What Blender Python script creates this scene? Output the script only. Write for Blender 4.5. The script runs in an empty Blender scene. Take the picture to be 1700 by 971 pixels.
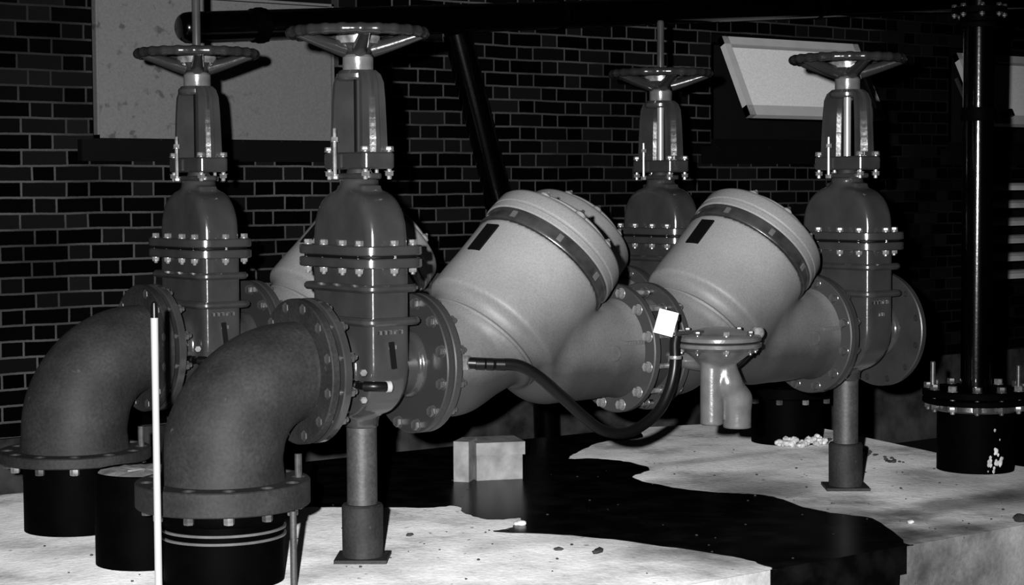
import bpy, bmesh, math, random
import numpy as np
from mathutils import Vector, Matrix
random.seed(7)
PI = math.pi
C = bpy.context.scene.collection
SC = bpy.context.scene

# ------------------------------------------------------------------ materials
def new_mat(name):
    m = bpy.data.materials.new(name); m.use_nodes = True
    nt = m.node_tree; b = nt.nodes['Principled BSDF']
    return m, nt, b

def N(nt, typ, **kw):
    n = nt.nodes.new(typ)
    for k, v in kw.items():
        if k.startswith('i_'):
            n.inputs[int(k[2:])].default_value = v
        else:
            setattr(n, k, v)
    return n

def mth(nt, op, a, b=None, c=None):
    n = nt.nodes.new('ShaderNodeMath'); n.operation = op
    for i, v in enumerate((a, b, c)):
        if v is None: continue
        if isinstance(v, (int, float)): n.inputs[i].default_value = v
        else: nt.links.new(v, n.inputs[i])
    return n.outputs[0]

def ramp(nt, fac, stops):
    r = nt.nodes.new('ShaderNodeValToRGB')
    e = r.color_ramp.elements
    while len(e) < len(stops): e.new(.5)
    for i, (p, v) in enumerate(stops):
        e[i].position = p; e[i].color = (v, v, v, 1)
    nt.links.new(fac, r.inputs[0])
    return r.outputs[0]

def paint(name, v, rough=.35, spec=.5, metal=0., var=.25, scale=9., bump=.0, bscale=60., coords='Object', scuff=0.):
    """grey paint / metal with soft uneven tone and fine surface grain"""
    m, nt, b = new_mat(name)
    tc = N(nt, 'ShaderNodeTexCoord')
    n1 = N(nt, 'ShaderNodeTexNoise'); n1.inputs['Scale'].default_value = scale; n1.inputs['Detail'].default_value = 6
    nt.links.new(tc.outputs[coords], n1.inputs['Vector'])
    c = ramp(nt, n1.outputs['Fac'], [(.3, v*(1-var)), (.7, v*(1+var))])
    if scuff:
        ns = N(nt, 'ShaderNodeTexNoise'); ns.inputs['Scale'].default_value = 17; ns.inputs['Detail'].default_value = 5; ns.inputs['Roughness'].default_value = .62
        nt.links.new(tc.outputs[coords], ns.inputs['Vector'])
        ms = N(nt, 'ShaderNodeMix', data_type='RGBA'); nt.links.new(ramp(nt, ns.outputs['Fac'], [(.66, 0), (.75, .75)]), ms.inputs[0])
        nt.links.new(c, ms.inputs[6]); ms.inputs[7].default_value = (scuff, scuff, scuff, 1); c = ms.outputs[2]
        nd = N(nt, 'ShaderNodeTexNoise'); nd.inputs['Scale'].default_value = 90; nd.inputs['Detail'].default_value = 4
        nt.links.new(tc.outputs[coords], nd.inputs['Vector'])
        md = N(nt, 'ShaderNodeMix', data_type='RGBA', blend_type='MULTIPLY'); md.inputs[0].default_value = 1
        nt.links.new(c, md.inputs[6]); nt.links.new(ramp(nt, nd.outputs['Fac'], [(.3, .65), (.7, 1.2)]), md.inputs[7]); c = md.outputs[2]
    nt.links.new(c, b.inputs['Base Color'])
    b.inputs['Roughness'].default_value = rough
    b.inputs['Specular IOR Level'].default_value = spec
    b.inputs['Metallic'].default_value = metal
    if bump:
        n2 = N(nt, 'ShaderNodeTexNoise'); n2.inputs['Scale'].default_value = bscale; n2.inputs['Detail'].default_value = 3
        nt.links.new(tc.outputs[coords], n2.inputs['Vector'])
        bp = N(nt, 'ShaderNodeBump'); bp.inputs['Strength'].default_value = bump; bp.inputs['Distance'].default_value = .004
        nt.links.new(n2.outputs['Fac'], bp.inputs['Height']); nt.links.new(bp.outputs[0], b.inputs['Normal'])
    return m

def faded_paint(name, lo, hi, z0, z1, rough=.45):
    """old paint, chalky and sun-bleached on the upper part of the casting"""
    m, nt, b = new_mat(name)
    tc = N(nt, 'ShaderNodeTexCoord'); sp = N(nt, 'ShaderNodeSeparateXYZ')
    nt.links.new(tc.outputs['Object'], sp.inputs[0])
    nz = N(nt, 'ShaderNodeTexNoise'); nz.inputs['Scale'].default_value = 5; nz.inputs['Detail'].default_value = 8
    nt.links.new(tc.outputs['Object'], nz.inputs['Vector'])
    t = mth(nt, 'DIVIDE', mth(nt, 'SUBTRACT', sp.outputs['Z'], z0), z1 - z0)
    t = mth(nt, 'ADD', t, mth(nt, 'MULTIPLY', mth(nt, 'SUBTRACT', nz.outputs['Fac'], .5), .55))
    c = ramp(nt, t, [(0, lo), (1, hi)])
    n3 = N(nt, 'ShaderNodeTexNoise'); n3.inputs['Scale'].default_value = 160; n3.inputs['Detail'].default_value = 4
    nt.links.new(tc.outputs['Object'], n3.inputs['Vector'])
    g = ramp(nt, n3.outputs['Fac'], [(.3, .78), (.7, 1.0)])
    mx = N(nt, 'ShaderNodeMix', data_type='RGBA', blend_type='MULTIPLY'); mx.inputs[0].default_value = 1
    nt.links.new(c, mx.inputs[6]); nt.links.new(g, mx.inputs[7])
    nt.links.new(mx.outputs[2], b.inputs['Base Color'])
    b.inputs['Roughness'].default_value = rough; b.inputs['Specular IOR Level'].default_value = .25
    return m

M = {}
M['body'] = paint('gloss_grey_paint', .0155, .17, .6, var=.2, bump=.16, bscale=28)
M['bodyd'] = paint('satin_dark_grey_paint', .012, .4, .4, var=.2, bump=.15, bscale=50)
M['elbow'] = paint('dull_primer_grey', .0092, .66, .15, var=.5, scale=6, bump=.2, bscale=70, scuff=.04)
M['wheel'] = paint('gloss_wheel_paint', .009, .2, .6, var=.2, bump=.2, bscale=50)
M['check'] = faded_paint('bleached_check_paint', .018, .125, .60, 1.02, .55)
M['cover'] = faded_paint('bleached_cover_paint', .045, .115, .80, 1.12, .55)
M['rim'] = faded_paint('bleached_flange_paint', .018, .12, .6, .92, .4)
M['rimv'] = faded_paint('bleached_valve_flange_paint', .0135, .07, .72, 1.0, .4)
M['clamp'] = paint('worn_clamp_steel', .02, .3, .6, metal=.3, var=.5, scale=14, bump=.2)
M['bolt'] = paint('galvanised_bolt_steel', .13, .28, 1., metal=.5, var=.5, scale=40)
M['boltp'] = paint('painted_bolt', .022, .25, 1., var=.4, scale=40)
M['stem'] = paint('greased_stem_steel', .03, .22, .7, metal=.4, var=.2)
M['bright'] = paint('polished_stem_steel', .22, .25, .8, metal=.5, var=.1)
M['black'] = paint('black_bitumen_pipe', .0003, .6, .008, var=.5, scale=12, bump=.15, bscale=60)
M['blackg'] = paint('black_gloss_pipe', .0002, .14, .3, var=.4, scale=8, bump=.08, bscale=60)
M['rubber'] = paint('black_rubber_hose', .0015, .35, .15, var=.2)
M['white'] = paint('white_plastic', .17, .4, .4, var=.04)
M['tag'] = paint('white_card_tag', .42, .6, .2, var=.12, scale=40)
M['block'] = paint('cast_concrete_block', .12, .85, .2, var=.35, scale=14, bump=.5, bscale=50)
M['mark'] = paint('black_mark', .0008, .6, .1)
M['relief'] = paint('relief_valve_paint', .048, .25, .55, var=.2, scale=20, bump=.2, bscale=60)
M['leg'] = paint('support_leg_paint', .018, .55, .3, var=.3, scale=10, bump=.25, bscale=60, scuff=.02)
M['plinth'] = paint('rendered_plinth', .022, .9, .0, var=.7, scale=5, bump=.5, bscale=30)
M['soil'] = paint('dark_soil', .001, .95, .1, var=.5, scale=6, bump=.8, bscale=20)
M['frame'] = paint('painted_sash_frame', .25, .5, .3, var=.06)
M['dark'] = paint('dark_void', .001, .8, .1)
M['sill'] = paint('dark_sill_tiles', .0005, .8, .05, var=.4)
M['stone'] = paint('pebble', .02, .9, .1, var=.5, scale=30)
M['crumb'] = paint('mortar_crumb', .3, .9, .1, var=.5, scale=30)
M['slat'] = paint('louvre_slat_paint', .30, .5, .3, var=.3, scale=4)

def glass_panel(name, v, spots=False):
    m, nt, b = new_mat(name)
    tc = N(nt, 'ShaderNodeTexCoord')
    n1 = N(nt, 'ShaderNodeTexNoise'); n1.inputs['Scale'].default_value = 90; n1.inputs['Detail'].default_value = 3
    nt.links.new(tc.outputs['Object'], n1.inputs['Vector'])
    c = ramp(nt, n1.outputs['Fac'], [(.3, v*.88), (.7, v*1.1)])
    if spots:                        # mildew freckles on the lower left of the pane
        n2 = N(nt, 'ShaderNodeTexNoise'); n2.inputs['Scale'].default_value = 16; n2.inputs['Detail'].default_value = 3
        nt.links.new(tc.outputs['Object'], n2.inputs['Vector'])
        sp = N(nt, 'ShaderNodeSeparateXYZ'); nt.links.new(tc.outputs['Object'], sp.inputs[0])
        mr = N(nt, 'ShaderNodeMapRange'); nt.links.new(sp.outputs['X'], mr.inputs[0])
        for i, q in zip((1, 2, 3, 4), (.65, 1.0, 1., 0.)): mr.inputs[i].default_value = q
        mz = N(nt, 'ShaderNodeMapRange'); nt.links.new(sp.outputs['Z'], mz.inputs[0])
        for i, q in zip((1, 2, 3, 4), (1.85, 2.05, 1., 0.)): mz.inputs[i].default_value = q
        s = mth(nt, 'MULTIPLY', ramp(nt, n2.outputs['Fac'], [(.60, 0), (.69, 1)]), mth(nt, 'MULTIPLY', mr.outputs[0], mz.outputs[0]))
        mx = N(nt, 'ShaderNodeMix', data_type='RGBA'); nt.links.new(mth(nt, 'MULTIPLY', s, .6), mx.inputs[0])
        nt.links.new(c, mx.inputs[6]); mx.inputs[7].default_value = (v*.12, v*.12, v*.12, 1)
        c = mx.outputs[2]
    nt.links.new(c, b.inputs['Base Color']); b.inputs['Roughness'].default_value = .6
    b.inputs['Specular IOR Level'].default_value = .2
    return m
M['frost'] = glass_panel('frosted_wired_glass', .44)
M['frostl'] = glass_panel('grey_obscured_glass', .052, True)

def brick_mat():
    """Flemish bond: stretcher and header in turn, headers centred over stretchers"""
    m, nt, b = new_mat('flemish_bond_brick')
    PER, G = .3375, .0749
    tc = N(nt, 'ShaderNodeTexCoord')
    # slight hand-laid waviness
    wn = N(nt, 'ShaderNodeTexNoise'); wn.inputs['Scale'].default_value = 3.5; wn.inputs['Detail'].default_value = 2
    nt.links.new(tc.outputs['Object'], wn.inputs['Vector'])
    sp = N(nt, 'ShaderNodeSeparateXYZ'); nt.links.new(tc.outputs['Object'], sp.inputs[0])
    w = mth(nt, 'MULTIPLY', mth(nt, 'SUBTRACT', wn.outputs['Fac'], .5), .012)
    z = mth(nt, 'ADD', mth(nt, 'DIVIDE', mth(nt, 'ADD', mth(nt, 'SUBTRACT', sp.outputs['Z'], .7086), w), G), 60.)
    row = mth(nt, 'FLOOR', z); fz = mth(nt, 'FRACT', z)
    odd = mth(nt, 'MODULO', row, 2.)
    rn = N(nt, 'ShaderNodeTexWhiteNoise', noise_dimensions='1D'); nt.links.new(row, rn.inputs['W'])
    jit = mth(nt, 'MULTIPLY', mth(nt, 'SUBTRACT', rn.outputs['Value'], .5), .02)
    # row n=5..6 (index 65, odd) has a stretcher starting x=.007
    u = mth(nt, 'DIVIDE', mth(nt, 'ADD', mth(nt, 'SUBTRACT', sp.outputs['X'], .007), jit), PER)
    u = mth(nt, 'ADD', mth(nt, 'ADD', u, 50.), mth(nt, 'MULTIPLY', mth(nt, 'SUBTRACT', 1., odd), .5))
    fu = mth(nt, 'FRACT', mth(nt, 'ADD', u, mth(nt, 'MULTIPLY', w, 2.)))
    d1 = mth(nt, 'MINIMUM', fu, mth(nt, 'SUBTRACT', 1., fu))
    d2 = mth(nt, 'ABSOLUTE', mth(nt, 'SUBTRACT', fu, .6667))
    du = mth(nt, 'MULTIPLY', mth(nt, 'MINIMUM', d1, d2), PER)
    dz = mth(nt, 'MULTIPLY', mth(nt, 'MINIMUM', fz, mth(nt, 'SUBTRACT', 1., fz)), G)
    d = mth(nt, 'MINIMUM', du, dz)
    en = N(nt, 'ShaderNodeTexNoise'); en.inputs['Scale'].default_value = 60; en.inputs['Detail'].default_value = 4
    nt.links.new(tc.outputs['Object'], en.inputs['Vector'])
    d = mth(nt, 'ADD', d, mth(nt, 'MULTIPLY', mth(nt, 'SUBTRACT', en.outputs['Fac'], .5), .004))
    mort = ramp(nt, mth(nt, 'MULTIPLY', d, 100.), [(.42, 1), (.62, 0)])
    # per brick tone
    half = mth(nt, 'GREATER_THAN', fu, .6667)
    idn = mth(nt, 'ADD', mth(nt, 'MULTIPLY', mth(nt, 'FLOOR', u), 2.), half)
    cb = N(nt, 'ShaderNodeCombineXYZ'); nt.links.new(idn, cb.inputs[0]); nt.links.new(row, cb.inputs[1])
    wv = N(nt, 'ShaderNodeTexWhiteNoise', noise_dimensions='2D'); nt.links.new(cb.outputs[0], wv.inputs['Vector'])
    tone = ramp(nt, wv.outputs['Value'], [(0, .0003), (.6, .0008), (1, .0036)])
    mn = N(nt, 'ShaderNodeTexNoise'); mn.inputs['Scale'].default_value = 2.2; mn.inputs['Detail'].default_value = 3
    nt.links.new(tc.outputs['Object'], mn.inputs['Vector'])
    mt = ramp(nt, mn.outputs['Fac'], [(.35, .012), (.65, .033)])
    # pointing is blackened on the far right bay, darker at far left above sill
    k1 = ramp(nt, mth(nt, 'DIVIDE', sp.outputs['X'], 10.), [(.565, 1), (.60, .16)])
    k2 = mth(nt, 'MULTIPLY', ramp(nt, mth(nt, 'MULTIPLY', sp.outputs['X'], 1.), [(.30, 1), (.45, 0)]), ramp(nt, mth(nt, 'DIVIDE', sp.outputs['Z'], 3.), [(.46, 0), (.60, 1)]))
    kk = mth(nt, 'MULTIPLY', k1, mth(nt, 'SUBTRACT', 1., mth(nt, 'MULTIPLY', k2, .7)))
    mm = N(nt, 'ShaderNodeMix', data_type='RGBA', blend_type='MULTIPLY'); mm.inputs[0].default_value = 1
    nt.links.new(mt, mm.inputs[6]); nt.links.new(kk, mm.inputs[7]); mt = mm.outputs[2]
    mx = N(nt, 'ShaderNodeMix', data_type='RGBA'); nt.links.new(mort, mx.inputs[0])
    nt.links.new(tone, mx.inputs[6]); nt.links.new(mt, mx.inputs[7])
    nt.links.new(mx.outputs[2], b.inputs['Base Color'])
    b.inputs['Roughness'].default_value = .9; b.inputs['Specular IOR Level'].default_value = 0
    bp = N(nt, 'ShaderNodeBump'); bp.inputs['Strength'].default_value = .5; bp.inputs['Distance'].default_value = .006; bp.invert = True
    nt.links.new(mort, bp.inputs['Height']); nt.links.new(bp.outputs[0], b.inputs['Normal'])
    return m
M['brick'] = brick_mat()

def concrete_mat():
    m, nt, b = new_mat('stained_concrete')
    tc = N(nt, 'ShaderNodeTexCoord')
    def noise(s, d=6, r=.55):
        n = N(nt, 'ShaderNodeTexNoise'); n.inputs['Scale'].default_value = s; n.inputs['Detail'].default_value = d
        n.inputs['Roughness'].default_value = r
        nt.links.new(tc.outputs['Object'], n.inputs['Vector']); return n.outputs['Fac']
    base = ramp(nt, noise(2.2, 8, .65), [(.34, .34), (.47, .70), (.66, .97)])
    grain = ramp(nt, noise(60, 6, .7), [(.3, .75), (.55, 1.)])
    mx = N(nt, 'ShaderNodeMix', data_type='RGBA', blend_type='MULTIPLY'); mx.inputs[0].default_value = 1
    nt.links.new(base, mx.inputs[6]); nt.links.new(grain, mx.inputs[7])
    spots = ramp(nt, noise(26, 3, .5), [(.68, 1.), (.72, .25)])
    m2 = N(nt, 'ShaderNodeMix', data_type='RGBA', blend_type='MULTIPLY'); m2.inputs[0].default_value = 1
    nt.links.new(mx.outputs[2], m2.inputs[6]); nt.links.new(spots, m2.inputs[7])
    # damp stains, each with a place of its own on the slab: (x, y, radius, strength)
    sp = N(nt, 'ShaderNodeSeparateXYZ'); nt.links.new(tc.outputs['Object'], sp.inputs[0])
    wob = mth(nt, 'MULTIPLY', mth(nt, 'SUBTRACT', noise(5, 5), .5), .9)
    col = m2.outputs[2]
    for (x, y, rx, ry, s) in DAMP:
        ex = mth(nt, 'POWER', mth(nt, 'DIVIDE', mth(nt, 'SUBTRACT', sp.outputs['X'], x), rx), 2.)
        ey = mth(nt, 'POWER', mth(nt, 'DIVIDE', mth(nt, 'SUBTRACT', sp.outputs['Y'], y), ry), 2.)
        r = mth(nt, 'ADD', mth(nt, 'SQRT', mth(nt, 'ADD', ex, ey)), wob)
        f = ramp(nt, r, [(.35, 1 - s), (1.05, 1.)])
        q = N(nt, 'ShaderNodeMix', data_type='RGBA', blend_type='MULTIPLY'); q.inputs[0].default_value = 1
        nt.links.new(col, q.inputs[6]); nt.links.new(f, q.inputs[7]); col = q.outputs[2]
    # the formed front face is dirtier than the trowelled top
    ff = ramp(nt, mth(nt, 'MULTIPLY', sp.outputs['Y'], -.5), [(.496, 1), (.4985, .4)])
    q = N(nt, 'ShaderNodeMix', data_type='RGBA', blend_type='MULTIPLY'); q.inputs[0].default_value = 1
    nt.links.new(col, q.inputs[6]); nt.links.new(ff, q.inputs[7]); col = q.outputs[2]
    nt.links.new(col, b.inputs['Base Color'])
    b.inputs['Roughness'].default_value = .85; b.inputs['Specular IOR Level'].default_value = .2
    bp = N(nt, 'ShaderNodeBump'); bp.inputs['Strength'].default_value = .35; bp.inputs['Distance'].default_value = .006
    nt.links.new(noise(35, 6), bp.inputs['Height']); nt.links.new(bp.outputs[0], b.inputs['Normal'])
    return m
DAMP = [(2.1, .25, .55, .5, .6), (1.5, -.75, .9, .75, .4), (1.25, -.6, .8, .5, .6), (1.85, -.35, .5, .4, .6), (2.0, .2, .35, .25, .35), (3.0, -.6, .9, .28, .5), (1.9, -.92, .5, .12, .6), (1.55, -.75, .65, .35, .75), (2.4, -.55, .75, .16, .6), (2.85, -.15, .45, .35, .35), (-.05, -.12, .35, .22, .35),
        (.75, -.1, .5, .14, .35), (2.5, .95, .6, .09, .35), (-.75, .75, .3, .14, .3)]
M['concrete'] = concrete_mat()

def water_mat(name, v, rough, bump):
    m, nt, b = new_mat(name)
    tc = N(nt, 'ShaderNodeTexCoord')
    n = N(nt, 'ShaderNodeTexNoise'); n.inputs['Scale'].default_value = 7; n.inputs['Detail'].default_value = 7
    nt.links.new(tc.outputs['Object'], n.inputs['Vector'])
    nt.links.new(ramp(nt, n.outputs['Fac'], [(.45, v), (.75, v*5)]), b.inputs['Base Color'])
    b.inputs['Roughness'].default_value = rough; b.inputs['IOR'].default_value = 1.33; b.inputs['Specular IOR Level'].default_value = .12
    bp = N(nt, 'ShaderNodeBump'); bp.inputs['Strength'].default_value = bump; bp.inputs['Distance'].default_value = .002
    n2 = N(nt, 'ShaderNodeTexNoise'); n2.inputs['Scale'].default_value = 10
    nt.links.new(tc.outputs['Object'], n2.inputs['Vector'])
    nt.links.new(n2.outputs['Fac'], bp.inputs['Height']); nt.links.new(bp.outputs[0], b.inputs['Normal'])
    return m
M['water'] = water_mat('standing_water_over_dark_silt', .0010, .25, .05)
M['wet'] = water_mat('wet_algae_stain', .012, .55, .3)

# ------------------------------------------------------------------ mesh helpers
def finish(name, bm, mat, parent=None, smooth=True, angle=35):
    me = bpy.data.meshes.new(name)
    bmesh.ops.recalc_face_normals(bm, faces=bm.faces[:])
    if smooth:
        for f in bm.faces: f.smooth = True
        for e in bm.edges:
            if len(e.link_faces) == 2 and e.calc_face_angle(0) > math.radians(angle): e.smooth = False
    bm.to_mesh(me); bm.free()
    me.materials.append(mat)
    o = bpy.data.objects.new(name, me); C.objects.link(o)
    if parent: o.parent = parent
    return o

def frame(axis):
    a = Vector(axis).normalized()
    u = a.cross(Vector((0, 0, 1)))
    if u.length < 1e-4: u = Vector((1, 0, 0))
    u.normalize(); v = a.cross(u)
    return a, u, v

def lathe(bm, prof, origin=(0, 0, 0), axis=(0, 0, 1), n=48, closed_ring=False):
    """prof: list of (radius, distance along the axis)"""
    a, u, v = frame(axis); o = Vector(origin); rings = []
    for r, t in prof:
        if r < 1e-6: rings.append([bm.verts.new(o + a*t)])
        else: rings.append([bm.verts.new(o + a*t + (u*math.cos(2*PI*i/n) + v*math.sin(2*PI*i/n))*r) for i in range(n)])
    pairs = list(zip(rings[:-1], rings[1:]))
    if closed_ring: pairs.append((rings[-1], rings[0]))
    for A, B in pairs:
        for i in range(n):
            j = (i+1) % n
            if len(A) == 1 and len(B) == 1: continue
            if len(A) == 1: bm.faces.new((A[0], B[i], B[j]))
            elif len(B) == 1: bm.faces.new((A[i], A[j], B[0]))
            else: bm.faces.new((A[i], A[j], B[j], B[i]))
    return bm

def disc(bm, r, t0, t1, origin=(0, 0, 0), axis=(0, 0, 1), n=48, bev=.004):
    b = min(bev, (t1-t0)*.4)
    return lathe(bm, [(0, t0), (r-b, t0), (r, t0+b), (r, t1-b), (r-b, t1), (0, t1)], origin, axis, n)

def box(bm, x0, x1, y0, y1, z0, z1, mx=None):
    vs = [bm.verts.new(Vector((x, y, z)) if mx is None else mx @ Vector((x, y, z))) for z in (z0, z1) for y in (y0, y1) for x in (x0, x1)]
    for f in ((0, 1, 3, 2), (4, 6, 7, 5), (0, 4, 5, 1), (1, 5, 7, 3), (3, 7, 6, 2), (2, 6, 4, 0)): bm.faces.new([vs[i] for i in f])
    return vs

def bevel(bm, w, seg=2):
    es = [e for e in bm.edges if len(e.link_faces) == 2 and e.calc_face_angle(0) > .6]
    bmesh.ops.bevel(bm, geom=es, offset=w, segments=seg, affect='EDGES', profile=.5)
    return bm

def tube(bm, pts, rad, n=16, caps=True):
    """sweep a circle through pts (already dense), radius number or list"""
    P = [Vector(p) for p in pts]; R = rad if isinstance(rad, (list, tuple)) else [rad]*len(P)
    t = (P[1]-P[0]).normalized(); _, u, v = frame(t); rings = []
    for i, p in enumerate(P):
        tt = (P[min(i+1, len(P)-1)] - P[max(i-1, 0)]).normalized()
        q = t.rotation_difference(tt); u = q @ u; v = q @ v; t = tt
        rings.append([bm.verts.new(p + (u*math.cos(2*PI*k/n) + v*math.sin(2*PI*k/n))*R[i]) for k in range(n)])
    for A, B in zip(rings[:-1], rings[1:]):
        for k in range(n): bm.faces.new((A[k], A[(k+1) % n], B[(k+1) % n], B[k]))
    if caps: bm.faces.new(rings[0][::-1]); bm.faces.new(rings[-1])
    return bm

def smooth_path(pts, k=8):
    P = [Vector(p) for p in pts]; Q = [P[0]*2-P[1]] + P + [P[-1]*2-P[-2]]; out = []
    for i in range(1, len(Q)-2):
        for s in range(k):
            t = s/k; a, b, c, d = Q[i-1], Q[i], Q[i+1], Q[i+2]
            out.append(.5*((2*b) + (c-a)*t + (2*a-5*b+4*c-d)*t*t + (3*b-a-3*c+d)*t**3))
    out.append(P[-1]); return out

def hexnut(bm, r, t0, t1, origin, axis, rot=0.):
    a, u, v = frame(axis); o = Vector(origin); b = (t1-t0)*.2
    rings = []
    for (rr, t) in ((0, t0), (r*.93, t0), (r, t0+b), (r, t1-b), (r*.9, t1), (0, t1)):
        if rr == 0: rings.append([bm.verts.new(o+a*t)])
        else: rings.append([bm.verts.new(o+a*t+(u*math.cos(rot+PI*i/3)+v*math.sin(rot+PI*i/3))*rr) for i in range(6)])
    for A, B in zip(rings[:-1], rings[1:]):
        for i in range(6):
            j = (i+1) % 6
            if len(A) == 1: bm.faces.new((A[0], B[i], B[j]))
            elif len(B) == 1: bm.faces.new((A[i], A[j], B[0]))
            else: bm.faces.new((A[i], A[j], B[j], B[i]))

def bolt_mesh(r, t_head, t_nut, hh=.016, tip=.012, domed=True):
    """bolt along +Z; hex head outside t_head, nut outside t_nut and a thread tip"""
    bm = bmesh.new(); rot = random.random()
    hexnut(bm, r, t_head-hh, t_head, (0, 0, 0), (0, 0, 1), rot)
    lathe(bm, [(0, t_head-hh*.5), (r*.52, t_head-hh*.5), (r*.52, t_nut+hh+tip-.003), (r*.4, t_nut+hh+tip), (0, t_nut+hh+tip)], n=12)
    hexnut(bm, r, t_nut, t_nut+hh, (0, 0, 0), (0, 0, 1), rot+.4)
    disc(bm, r*1.15, t_head, t_head+.003, n=16, bev=.001); disc(bm, r*1.15, t_nut-.003, t_nut, n=16, bev=.001)
    return bm

_cache = {}
def bolt(name, parent, loc, axis, key, mat='bolt'):
    """key = (r, t_head, t_nut, hh, tip); meshes are shared"""
    k = (name, key, mat)
    if k not in _cache:
        o = finish(name, bolt_mesh(*key), M[mat], parent, angle=25); _cache[k] = o.data
    else:
        o = bpy.data.objects.new(name, _cache[k]); C.objects.link(o); o.parent = parent
    o.location = loc
    o.rotation_mode = 'QUATERNION'; o.rotation_quaternion = Vector((0, 0, 1)).rotation_difference(Vector(axis).normalized())
    return o

def rrect_plate(bm, hx, hy, z0, z1, r, seg=8, bev=.004, inner=None):
    def ring(o, z):
        out = []
        for cx, cy, a0 in ((hx-r, hy-r, 0), (-(hx-r), hy-r, PI/2), (-(hx-r), -(hy-r), PI), (hx-r, -(hy-r), 1.5*PI)):
            for k in range(seg+1):
                a = a0 + PI/2*k/seg; out.append(bm.verts.new((cx+(r-o)*math.cos(a), cy+(r-o)*math.sin(a), z)))
        return out
    rs = [ring(bev, z0), ring(0, z0+bev), ring(0, z1-bev), ring(bev, z1)]
    for A, B in zip(rs[:-1], rs[1:]):
        for i in range(len(A)):
            j = (i+1) % len(A); bm.faces.new((A[i], A[j], B[j], B[i]))
    bm.faces.new(rs[0][::-1]); bm.faces.new(rs[-1])
    return bm

# smooth solid from a signed distance field (naive surface nets)
def sdf_bm(fn, lo, hi, h):
    ax = [np.arange(lo[i], hi[i]+h, h) for i in range(3)]
    X, Y, Z = np.meshgrid(*ax, indexing='ij'); V = fn(X, Y, Z)
    V[0] = V[-1] = 1; V[:, 0] = V[:, -1] = 1; V[:, :, 0] = V[:, :, -1] = 1
    s = V < 0
    n = np.array(V.shape)-1
    acc = np.zeros(tuple(n)+(3,)); cnt = np.zeros(tuple(n))
    offs = [(i, j, k) for i in (0, 1) for j in (0, 1) for k in (0, 1)]
    def cor(A, o): return A[o[0]:n[0]+o[0], o[1]:n[1]+o[1], o[2]:n[2]+o[2]]
    for a in offs:
        for d in range(3):
            if a[d]: continue
            b = list(a); b[d] = 1; b = tuple(b)
            va, vb = cor(V, a), cor(V, b); c = (va < 0) != (vb < 0)
            t = np.where(c, va/np.where(c, va-vb, 1), 0)
            for q in range(3):
                pos = a[q] + (t if q == d else 0)
                acc[..., q] += np.where(c, pos, 0)
            cnt += c
    idx = -np.ones(tuple(n), int); m = cnt > 0; idx[m] = np.arange(m.sum())
    ijk = np.argwhere(m); P = (acc[m]/cnt[m][:, None] + ijk)*h + np.array([ax[0][0], ax[1][0], ax[2][0]])
    quads = []
    for d in range(3):
        u, v = [(1, 2), (2, 0), (0, 1)][d]
        sl0 = [slice(1, -1)]*3; sl0[d] = slice(0, -1); sl1 = list(sl0); sl1[d] = slice(1, None)
        a, b = s[tuple(sl0)], s[tuple(sl1)]
        e = np.argwhere(a != b)
        if not len(e): continue
        off = np.ones(3, int); off[d] = 0; g = e+off
        flip = a[tuple(e.T)]
        du = np.zeros(3, int); du[u] = 1; dv = np.zeros(3, int); dv[v] = 1
        q = np.stack([idx[tuple((g-du-dv).T)], idx[tuple((g-dv).T)], idx[tuple(g.T)], idx[tuple((g-du).T)]], 1)
        q[~flip] = q[~flip][:, ::-1]; quads.append(q)
    Q = np.concatenate(quads)
    return P, Q
def sdf_obj(name, fn, lo, hi, h, mat, parent=None):
    P, Q = sdf_bm(fn, lo, hi, h)
    me = bpy.data.meshes.new(name); me.from_pydata(P.tolist(), [], Q.tolist()); me.update()
    for p in me.polygons: p.use_smooth = True
    me.materials.append(mat)
    o = bpy.data.objects.new(name, me); C.objects.link(o)
    if parent: o.parent = parent
    return o
def smin(a, b, k):
    h = np.clip(.5+.5*(b-a)/k, 0, 1); return b*(1-h)+a*h-k*h*(1-h)
def smax(a, b, k): return -smin(-a, -b, k)
def cylx(X, Y, Z, x0, x1, z, r, y=0.): return smax(np.sqrt((Y-y)**2+(Z-z)**2)-r, np.maximum(x0-X, X-x1), .008)
def cone_seg(X, Y, Z, a, b, ra, rb):
    a = np.array(a); b = np.array(b); d = b-a; L = (d@d)
    t = np.clip(((X-a[0])*d[0]+(Y-a[1])*d[1]+(Z-a[2])*d[2])/L, 0, 1)
    return np.sqrt((X-a[0]-d[0]*t)**2+(Y-a[1]-d[1]*t)**2+(Z-a[2]-d[2]*t)**2)-(ra+(rb-ra)*t)

# ------------------------------------------------------------------ object helpers
def thing(name, label, cat, loc=(0, 0, 0), group=None):
    o = bpy.data.objects.new(name, None); C.objects.link(o); o.location = loc; o.empty_display_size = .1
    o['label'] = label; o['category'] = cat
    if group: o['group'] = group
    return o
def tag(o, label, cat, group=None, kind=None):
    o['label'] = label; o['category'] = cat
    if group: o['group'] = group
    if kind: o['kind'] = kind
    return o
def struct(o, label=None):
    o['kind'] = 'structure'
    if label: o['label'] = label
    return o
def dup(root, loc, label, skip=()):
    r = root.copy(); C.objects.link(r); r.location = loc; r['label'] = label
    for ch in list(root.children):
        if ch.name.split('.')[0] in skip: continue
        c = ch.copy(); C.objects.link(c); c.parent = r
        for g in list(ch.children):
            d = g.copy(); C.objects.link(d); d.parent = c
    return r

HP = .6625; LB = 1.169; LX = 2.398; FR = .2436; BC = .217

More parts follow.
